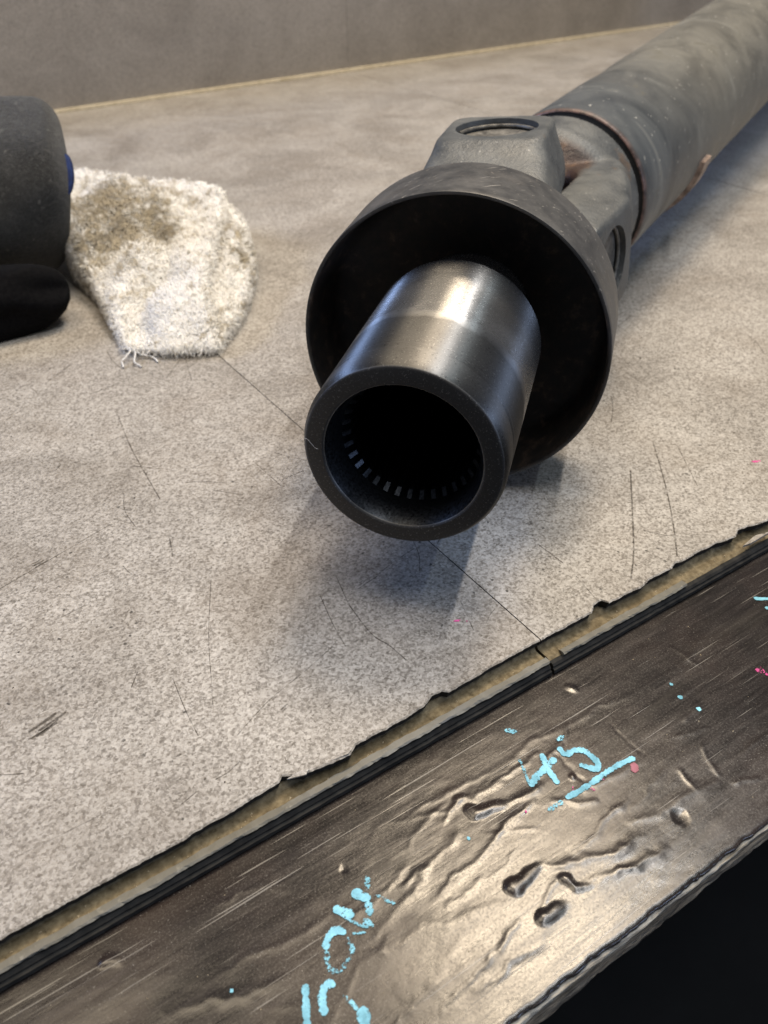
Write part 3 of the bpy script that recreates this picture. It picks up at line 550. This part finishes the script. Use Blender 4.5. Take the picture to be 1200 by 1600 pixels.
def rrect(w, a0, a1, rc, n=7):
    """rounded rectangle loop in (side, axial): half width w, axial a0..a1"""
    pts = []
    for cx, ca, st in ((w-rc, a1-rc, 0), (-w+rc, a1-rc, 90), (-w+rc, a0+rc, 180), (w-rc, a0+rc, 270)):
        for k in range(n): t = math.radians(st + 90*k/(n-1)); pts.append((cx+rc*math.cos(t), ca+rc*math.sin(t)))
    return pts
def ear_mesh(H, W, A_, secs):
    vs, fs = [], []; m = None
    for h, w, a0, a1, rc in secs:
        lp = rrect(w, a0, a1, min(rc, w*.98, (a1-a0)*.49)); m = len(lp)
        vs += [J + H*h + W*s + A_*a for s, a in lp]
    n = len(secs)
    fs = [(k*m+i, k*m+(i+1) % m, (k+1)*m+(i+1) % m, (k+1)*m+i) for k in range(n-1) for i in range(m)]
    fs += [tuple(range(m))[::-1], tuple(range((n-1)*m, n*m))]
    return vs, fs
def solid_lathe(A_, U_, V_, prof, seg=72):
    vs, fs = [], []
    for a, r in prof:
        for s in range(seg): th = 2*math.pi*s/seg; vs.append(J + A_*a + (U_*math.cos(th)+V_*math.sin(th))*r)
    n = len(prof); fs = [(k*seg+s, k*seg+(s+1) % seg, (k+1)*seg+(s+1) % seg, (k+1)*seg+s) for k in range(n-1) for s in range(seg)]
    fs += [tuple(range(seg))[::-1], tuple(range((n-1)*seg, n*seg))]
    return vs, fs
def cylinder(P, H, Wd, Ad, r, h0, h1, seg=72):
    vs = []
    for h in (h0, h1):
        for s in range(seg): th = 2*math.pi*s/seg; vs.append(P + H*h + (Wd*math.cos(th)+Ad*math.sin(th))*r)
    return vs, [(s, (s+1) % seg, seg+(s+1) % seg, seg+s) for s in range(seg)] + [tuple(range(seg))[::-1], tuple(range(seg, 2*seg))]
def merge(parts):
    V_, F_ = [], []
    for vs, fs in parts: b = len(V_); V_ += vs; F_ += [tuple(q+b for q in f_) for f_ in fs]
    return V_, F_
def apply_mods(o):
    dg = bpy.context.evaluated_depsgraph_get(); me = bpy.data.meshes.new_from_object(o.evaluated_get(dg)); o.modifiers.clear()
    old = o.data; o.data = me; bpy.data.meshes.remove(old)
def cast_part(name, parts, cutters, mat, rustf=None):
    V_, F_ = merge(parts); o = link_mesh(name, [p-SO for p in V_], F_, mat, None); fix_normals(o)
    o.location = SO
    r = o.modifiers.new('r', 'REMESH'); r.mode = 'VOXEL'; r.voxel_size = .0008; r.use_smooth_shade = True
    s = o.modifiers.new('s', 'SMOOTH'); s.factor = .5; s.iterations = 5
    apply_mods(o)
    for c in cutters:
        cv, cf = c; co_ = link_mesh('cutter', [p-SO for p in cv], cf, None, None, smooth=False); co_.location = SO; fix_normals(co_)
        b = o.modifiers.new('b', 'BOOLEAN'); b.operation = 'DIFFERENCE'; b.object = co_; b.solver = 'EXACT'
        apply_mods(o); bpy.data.objects.remove(co_)
    me = o.data; me.polygons.foreach_set('use_smooth', [True]*len(me.polygons)); sharp(o, 45)
    if not me.materials: me.materials.append(mat)
    vals = np.zeros(len(me.vertices), dtype=np.float32)
    if rustf:
        for k, vtx in enumerate(me.vertices): vals[k] = rustf(vtx.co + SO)
    a = me.attributes.new('rust', 'FLOAT', 'POINT'); a.data.foreach_set('value', vals)
    o.location = (0, 0, 0); o.parent = shaft
    return o
ER = .0158
def front_secs():
    return [(.000, .0255, -.0590, -.0330, .006), (.018, .0258, -.0588, -.0270, .006), (.0235, .0258, -.0585, -.0220, .006), (.0255, .0257, -.0580, .0170, .007), (.031, .0254, -.0570, .0205, .008), (.0355, .0245, -.0520, .0215, .009),
            (.0400, .0228, -.0410, .0220, .009), (.0445, .0212, -.0290, .0220, .009), (.0478, .0204, -.0225, .0215, .008), (.0488, .0190, -.0205, .0200, .007)]
def rear_secs():
    return [(.000, .0250, .0340, .0640, .006), (.018, .0255, .0300, .0640, .006), (.0235, .0255, .0240, .0630, .006), (.0255, .0252, -.0170, .0615, .008), (.031, .0248, -.0205, .0590, .009), (.0360, .0240, -.0215, .0530, .010),
            (.0405, .0226, -.0220, .0440, .010), (.0450, .0212, -.0220, .0320, .010), (.0478, .0204, -.0215, .0250, .009), (.0490, .0188, -.0200, .0220, .008)]
hub = solid_lathe(D1, U1, V1, [(-.0593, .0330), (-.050, .0330), (-.040, .0290), (-.033, .0200)])
fy = cast_part('front_yoke', [hub, ear_mesh(V1, U1, D1, front_secs()), ear_mesh(-V1, U1, D1, front_secs())],
               [cylinder(J, V1, U1, D1, ER, .0425, .060), cylinder(J, -V1, U1, D1, ER, .0425, .060)], M_CAST)
rhub = solid_lathe(D2, U2, V2, [(.0345, .0200), (.0380, .0290), (.0440, .0345), (.0500, .0368), (.0672, .0372)])
def rust_rear(p):
    q = p - J; a = q.dot(D2); h = abs(q.dot(U2)); vv = q.dot(V2)
    return max(0.0, min(1.0, (.047-a)/.004)) * max(0.0, min(1.0, (.026-h)/.004))
ry = cast_part('rear_yoke', [rhub, ear_mesh(U2, V2, D2, rear_secs()), ear_mesh(-U2, V2, D2, rear_secs())],
               [cylinder(J, U2, V2, D2, ER, .0425, .060), cylinder(J, -U2, V2, D2, ER, .0425, .060)], M_CAST, rust_rear)
# cross with trunnions, bearing caps and snap rings
def solid_part(name, vf, mat, parent, ang=40):
    o = link_mesh(name, [p-SO for p in vf[0]], vf[1], mat, parent); fix_normals(o); sharp(o, ang); return o
T2 = D1.cross(V1).normalized()
cr = [solid_lathe(D1, U1, V1, [(-.014, .0100), (-.010, .0155), (.010, .0155), (.014, .0100)])]
for H_, W_, A_ in ((V1, U1, D1), (-V1, U1, D1), (U2, V2, D2), (-U2, V2, D2)): cr.append(cylinder(J, H_, W_, A_, .0125, .0, .030))
M_RUSTY = mat_simple('rusty_cross_steel', (.035,.02,.014), (.11,.06,.04), 160, .75, .1)
solid_part('cross', merge(cr), M_RUSTY, shaft)
def ring_torus(P, H, Wd, Ad, R_, r_, h, gap=.35, seg=60, ts=8):
    vs = []; n = seg
    for s in range(n):
        th = gap/2 + (2*math.pi-gap)*s/(n-1); dirv = Wd*math.cos(th)+Ad*math.sin(th)
        for k in range(ts): t = 2*math.pi*k/ts; vs.append(P + H*(h + r_*math.sin(t)) + dirv*(R_ + r_*math.cos(t)))
    fs = [(s*ts+k, s*ts+(k+1) % ts, (s+1)*ts+(k+1) % ts, (s+1)*ts+k) for s in range(n-1) for k in range(ts)]
    fs += [tuple(range(ts)), tuple(range((n-1)*ts, n*ts))[::-1]]
    return vs, fs
for yk, H_, W_, A_ in ((fy, V1, U1, D1), (fy, -V1, U1, D1), (ry, U2, V2, D2), (ry, -U2, V2, D2)):
    pr = [(.020, .0140), (.0430, .0140), (.0444, .0150), (.0450, .0146), (.0452, .0110), (.0446, .0095), (.0446, .0002)]
    vs = []; sg = 64
    for h, r in pr:
        for s in range(sg): th = 2*math.pi*s/sg; vs.append(J + H_*h + (W_*math.cos(th)+A_*math.sin(th))*r)
    fs = [(k*sg+s, k*sg+(s+1) % sg, (k+1)*sg+(s+1) % sg, (k+1)*sg+s) for k in range(len(pr)-1) for s in range(sg)]
    solid_part('bearing_cap', (vs, fs), M_CAP, yk)
    solid_part('snap_ring', ring_torus(J, H_, W_, A_, .0151, .0007, .0462), M_CAP, yk)
# tube
lathe('weld_gap', J, D2, U2, V2, [(.0665, .0335), (.0704, .0335), (.0708, .0376)], M_BLACKGAP, shaft, 128)
RT = .0387
tp = [(.0713, .0340), (.0711, .0374), (.0715, .0382), (.0724, .0386), (.0745, RT)] + [(.0740 + .004*k, RT) for k in range(1, 110)] + [(.53 + .02*k, RT) for k in range(0, 14)] + [(.79, .036), (.79, .0001)]
rs = [1, 1, .95, .55, .0] + [0]*(len(tp)-5)
def dent(k, a, r, th):
    if r < .0385 or a > .6: return r
    g = .00055*math.exp(-((a-.165)/.014)**2)*math.exp(-(((th-1.0))/.5)**2) + .0006*math.exp(-((a-.215)/.012)**2)*math.exp(-((th-.35)/.45)**2) + .0005*math.exp(-((a-.26)/.02)**2)*math.exp(-((th-2.4)/.5)**2)
    return r - g + .00008*math.sin(a*90+th*2)
tb = lathe('tube', J, D2, U2, V2, tp, M_TUBE, shaft, 160, extra={'rust': rs}, radf=dent); fix_normals(tb); sharp(tb, 50)
def curved_plate(a0, a1, th0, th1, r0, r1, n=20):
    vs, fs = [], []
    for k in range(n+1):
        th = th0 + (th1-th0)*k/n; d = U2*math.cos(th)+V2*math.sin(th)
        for a, r in ((a0, r0), (a1, r0), (a1-.0008, r1), (a0+.0008, r1)): vs.append(J + D2*a + d*r)
    fs = [(4*k+i, 4*k+(i+1) % 4, 4*k+4+(i+1) % 4, 4*k+4+i) for k in range(n) for i in range(4)]
    fs += [(0, 1, 2, 3), (4*n+3, 4*n+2, 4*n+1, 4*n)]
    return vs, fs
solid_part('balance_weight', curved_plate(.1620, .1760, math.pi*1.06, math.pi*1.36, RT-.0003, RT+.0026), M_WEIGHT, tb, 30)
# lint on the sleeve face
def curve_tube(name, pts, r, mat, parent, org, sides=5):
    P = [Vector(p) for p in pts]; vs = []
    for i, p in enumerate(P):
        d = (P[min(i+1, len(P)-1)]-P[max(i-1, 0)]).normalized(); u = d.orthogonal().normalized(); w = d.cross(u)
        for k in range(sides): t = 2*math.pi*k/sides; vs.append(p + (u*math.cos(t)+w*math.sin(t))*r - org)
    n = len(P); fs = [(i*sides+k, i*sides+(k+1) % sides, (i+1)*sides+(k+1) % sides, (i+1)*sides+k) for i in range(n-1) for k in range(sides)]
    return link_mesh(name, vs, fs, mat, parent)
base_p = FC + U1*.0262 + V1*.004 - D1*.0003
curve_tube('lint_fibre', [base_p + U1*(.0015-.0045*t) + V1*(.0012*math.sin(5*t)-.001*t) - D1*.0002 for t in np.linspace(0, 1, 16)], .00004, M_PAPER, sl, SO)

# ------------------------------------------------------------------ terry rag
RAG = [(0.1138, 0.4911, 0.024), (0.1346, 0.5488, 0.03), (0.1527, 0.5371, 0.03), (0.1667, 0.5157, 0.03), (0.1909, 0.5018, 0.028), (0.1958, 0.4855, 0.027), (0.1998, 0.4728, 0.025), (0.1988, 0.457, 0.022), (0.1976, 0.4423, 0.019), (0.1893, 0.4188, 0.015), (0.1833, 0.4044, 0.012), (0.1675, 0.3799, 0.01), (0.1519, 0.3592, 0.008), (0.1394, 0.3475, 0.006), (0.1318, 0.3409, 0.004), (0.1226, 0.3451, 0.004), (0.1125, 0.3506, 0.004), (0.1048, 0.3584, 0.004), (0.099, 0.3633, 0.004), (0.1006, 0.3749, 0.006), (0.1017, 0.3843, 0.007), (0.1045, 0.4055, 0.01), (0.1067, 0.4244, 0.013), (0.1064, 0.4413, 0.016), (0.1064, 0.4616, 0.02)]
rag = tag(empty('cleaning_rag', (.14, .42, 0)), 'crumpled white terry rag with brown grime, lying left of the shaft', 'rag')
RO = np.array([.14, .42, 0])
B = np.array(RAG); nb_ = len(B); tt = np.linspace(0, nb_, 221)[:-1]; i0 = np.floor(tt).astype(int); fr = (tt-i0)[:, None]
def cr_(i): return B[i % nb_]
Bd = .5*((2*cr_(i0))+(cr_(i0+1)-cr_(i0-1))*fr+(2*cr_(i0-1)-5*cr_(i0)+4*cr_(i0+1)-cr_(i0+2))*fr**2+(3*cr_(i0)-cr_(i0-1)-3*cr_(i0+1)+cr_(i0+2))*fr**3)
cen = np.array([.142, .425, .024]); nbd = len(Bd)
S = np.concatenate([np.linspace(.02, .9, 60), np.linspace(.915, 1.0, 12)])
PX = cen[0] + (Bd[None, :, 0]-cen[0])*S[:, None]; PY = cen[1] + (Bd[None, :, 1]-cen[1])*S[:, None]
PZ = cen[2] + (Bd[None, :, 2]-cen[2])*S[:, None]**1.3
flap = [(.1985, .470), (.1860, .443), (.1640, .410), (.1468, .383), (.1370, .358), (.1319, .338)]
dF, pF = seg_dist(PX, PY, flap)
tang = np.array(flap); sidev = np.zeros_like(PX)
for k in range(len(flap)-1):
    ax_, ay_ = flap[k]; bx_, by_ = flap[k+1]
    m = (pF >= k/(len(flap)-1)) & (pF <= (k+1)/(len(flap)-1)); s_ = (bx_-ax_)*(PY-ay_)-(by_-ay_)*(PX-ax_); sidev[m] = np.sign(s_)[m]
right = np.where(sidev > 0, 1.0, 0.0)
PZ += .0050*(1-right)*np.exp(-dF/.012) - .0085*right*np.exp(-(dF/.0045)**2) + .002*right*np.exp(-((dF-.010)/.005)**2)
PZ += .0095*grid_noise(PX, PY, 38, 31) + .0042*grid_noise(PX, PY, 95, 32) + .0011*grid_noise(PX, PY, 330, 33)
d2, p2 = seg_dist(PX, PY, [(.108, .372), (.118, .392), (.138, .408), (.150, .432), (.152, .470)]); PZ -= .0075*np.exp(-(d2/.007)**2)
d3, p3 = seg_dist(PX, PY, [(.112, .452), (.135, .462), (.160, .480)]); PZ += .007*np.exp(-(d3/.008)**2)
edge_f = np.clip((1-S)/.1, 0, 1)[:, None]; PZ = Bd[None, :, 2]*(1-edge_f**.5) + PZ*edge_f**.5
PZ = np.maximum(PZ, .0022)
rows = [np.stack([PX, PY, PZ], -1)]
last = rows[0][-1]
for k, (dz, sh) in enumerate(((.8, 1.006), (.5, 1.004), (.2, .985), (.06, .95))):
    q = last.copy(); q[:, 2] = np.maximum(last[:, 2]*dz, .0006); q[:, :2] = cen[:2] + (last[:, :2]-cen[:2])*sh; rows.append(q[None])
W_ = np.concatenate(rows, 0); nr = W_.shape[0]
blob = lambda s, x, y, rx, ry: s*np.exp(-(((W_[..., 0]-x)/rx)**2+((W_[..., 1]-y)/ry)**2))
soil = np.clip(blob(.80, .140, .500, .040, .045) + blob(.55, .160, .455, .014, .034) + blob(.45, .122, .45, .022, .035) + blob(.45, .122, .455, .016, .030) + blob(.55, .184, .408, .012, .030) + blob(.4, .135, .430, .010, .02) + .02, 0, 1)
Wf = W_.reshape(-1, 3) - RO
fs = [(k*nbd+i, k*nbd+(i+1) % nbd, (k+1)*nbd+(i+1) % nbd, (k+1)*nbd+i) for k in range(nr-1) for i in range(nbd)]
Wf = np.vstack([Wf, cen - RO + (0, 0, float(PZ[0].mean()-cen[2]))]); cidx = len(Wf)-1
fs += [(cidx, (i+1) % nbd, i) for i in range(nbd)]; fs += [tuple((nr-1)*nbd+i for i in range(nbd))]
cl = link_mesh('cloth', Wf, fs, M_RAG, rag, attrs={'soil': list(soil.reshape(-1)) + [.3]}); fix_normals(cl)
# terry loops: small curled fibres over the cloth
me = cl.data; me.calc_loop_triangles()
tri = np.array([t.vertices[:] for t in me.loop_triangles]); vco = np.array([v_.co for v_ in me.vertices]); vno = np.array([v_.normal for v_ in me.vertices])
ar = np.linalg.norm(np.cross(vco[tri[:, 1]]-vco[tri[:, 0]], vco[tri[:, 2]]-vco[tri[:, 0]]), axis=1); ar[vco[tri].mean(1)[:, 2] < .0012] = 0
NL = 42000; pick = rng.choice(len(tri), NL, p=ar/ar.sum()); r1 = np.sqrt(rng.random(NL)); r2 = rng.random(NL)
bw = np.stack([1-r1, r1*(1-r2), r1*r2], 1); P0 = (vco[tri[pick]]*bw[..., None]).sum(1); N0 = (vno[tri[pick]]*bw[..., None]).sum(1)
so = np.array(list(soil.reshape(-1)) + [.3]); S0 = (so[tri[pick]]*bw).sum(1)
rd = rng.normal(size=(NL, 3)); rd -= N0*(rd*N0).sum(1)[:, None]; rd /= np.linalg.norm(rd, axis=1)[:, None]; sd = np.cross(N0, rd)
ln = (.0018 + .0022*rng.random(NL))[:, None]; wd = .00013
pts = [P0 - N0*.0002, P0 + N0*ln*.6 + rd*ln*.25, P0 + N0*ln*.85 + rd*ln*.75, P0 + N0*ln*.45 + rd*ln*1.05]
LV = np.stack([np.stack([p - sd*wd, p + sd*wd], 1) for p in pts], 1).reshape(-1, 3)
bi = (np.arange(NL)*8)[:, None]; LF = np.concatenate([bi + np.array([2*k, 2*k+1, 2*k+3, 2*k+2]) for k in range(3)], 0)
lo = link_mesh('terry_loops', LV, LF.tolist(), M_RAG, rag, attrs={'soil': np.repeat(S0, 8)}); lo['kind'] = 'stuff'
tx, ty = .0988, .3622
for k in range(4):
    a = -2.2 + .5*k; L = .012 + .006*random.random(); ph = random.random()*6
    curve_tube('loose_thread', [Vector((tx + .001*k + math.cos(a)*L*t + .0012*math.sin(7*t+ph), ty + math.sin(a)*L*t + .0010*math.cos(6*t+ph), .0030*(1-t) + .0006)) for t in np.linspace(0, 1, 14)], 0.00040, M_PAPER, rag, Vector(RO))

# ------------------------------------------------------------------ dark fabric roll with blue lining, cut by the left edge of the view
AZ = math.radians(-9); RA = Vector((math.cos(AZ), math.sin(AZ), 0)); RB = Vector((-math.sin(AZ), math.cos(AZ), 0))
roll_c = Vector((.1165, .488, .0432)); RR = .0428
roll = tag(empty('fabric_roll', (roll_c.x, roll_c.y, 0)), 'charcoal fleece roll with blue lining beside the rag at the left edge', 'fabric roll'); LO = Vector(roll.location)
def roll_mesh(name, c, prof, mat, seg=96, sq=1.0, seed=0, amp=.0018):
    vs = []
    for a, r in prof:
        for s in range(seg):
            th = 2*math.pi*s/seg
            wr = 1 + amp/.0428*(math.sin(3*th+a*40+seed)+.6*math.sin(5*th-a*70+seed*2)+.5*math.sin(2*th+a*25))
            p = c + RA*a + RB*(math.cos(th)*r*wr) + Vector((0, 0, math.sin(th)*r*wr*sq)); p += RA*(.20*(p.z-.0432) if c.z > .03 else 0.0); p.z = max(p.z, .0006)
            vs.append(p - LO)
    n = len(prof); fs = [(k*seg+s, k*seg+(s+1) % seg, (k+1)*seg+(s+1) % seg, (k+1)*seg+s) for k in range(n-1) for s in range(seg)]
    o = link_mesh(name, vs, fs, mat, roll); fix_normals(o); return o
pr = [(-.30, .0001), (-.30, RR*.9)] + [(-.29 + .01*k, RR) for k in range(28)] + [(-.014*(1-math.sin(t_)), RR - .014*(1-math.cos(t_))) for t_ in np.linspace(.12, 1.57, 12)] + [(-.001, RR*.62), (-.005, RR*.58), (-.006, .0002)]
roll_mesh('outer_layer', roll_c, pr, M_FAB)
lv, lf = [], []
for k in range(15):
    th = math.radians(172 - 30*k/14); bulge = .0026*math.sin(math.pi*k/14)**.6
    for a_, r_ in ((-.006, RR*.86), (-.003 + bulge, RR*.87), (-.001 + bulge, RR*.85), (-.003 + bulge, RR*.82), (-.008, RR*.80)):
        lv.append(roll_c + RA*(a_ + .20*math.sin(th)*r_) + RB*(math.cos(th)*r_) + Vector((0, 0, math.sin(th)*r_)) - LO)
lf = [(5*k+i_, 5*k+i_+1, 5*k+i_+6, 5*k+i_+5) for k in range(14) for i_ in range(4)]
link_mesh('lining', lv, lf, M_LIN, roll)
roll_mesh('lower_fold', Vector((.083, .419, .0165)), [(-.22, .0001), (-.22, .014), (-.20, .0165)] + [(-.19 + .01*k_, .0175 + .0015*math.sin(k_*1.3)) for k_ in range(17)] + [(-.014, .0168), (-.006, .0158), (.000, .0138), (.005, .0105), (.008, .0060), (.009, .0002)], M_BLKFAB, seed=2, amp=.0062, sq=.85)  # black fold, sized to fill in the shadow below the roll too

# ------------------------------------------------------------------ crumbs and grit
def crumbs(name, n, area, zf, size, mat, label, parent=None, org=Vector((0, 0, 0))):
    V_, F_ = [], []
    for k in range(n):
        x, y = area(); z = zf(x, y); s = size*(.4+1.2*random.random()**2)
        a = random.random()*6.28; b = len(V_)
        for (dx, dy, dz) in ((1, 0, 0), (-.3, .8, 0), (-.8, -.5, 0), (.1, -.1, .9), (.3, .3, .6)):
            X_ = (dx*math.cos(a)-dy*math.sin(a))*s*(.7+.6*random.random()); Y_ = (dx*math.sin(a)+dy*math.cos(a))*s*(.7+.6*random.random())
            V_.append((x+X_-org.x, y+Y_-org.y, z+dz*s*.8-org.z))
        F_ += [(b, b+1, b+4), (b+1, b+3, b+4), (b, b+4, b+3), (b+1, b+2, b+3), (b+2, b, b+3)]
    o = link_mesh(name, V_, F_, mat, parent, smooth=False); o['kind'] = 'stuff'
    if label: o['label'] = label
    return o
crumbs('wood_crumbs', 90, lambda: (random.uniform(-.03, .23), random.uniform(.1172, .1200)), lambda x, y: -.0048, .00035, M_CRUMB, 'tan crumbs lying in the groove along the board edge')
crumbs('grit', 120, lambda: (random.uniform(-.03, .23), random.uniform(.055, .112)), lambda x, y: float(height_at_film(x, y)), .00022, M_CRUMB, 'pale grit scattered on the black plywood film')
crumbs('dark_grit', 90, lambda: (random.uniform(-.03, .40), random.uniform(.123, .42)), lambda x, y: 0.00005, .00032, M_CRUMBD, 'dark grit scattered on the laminate bench top')
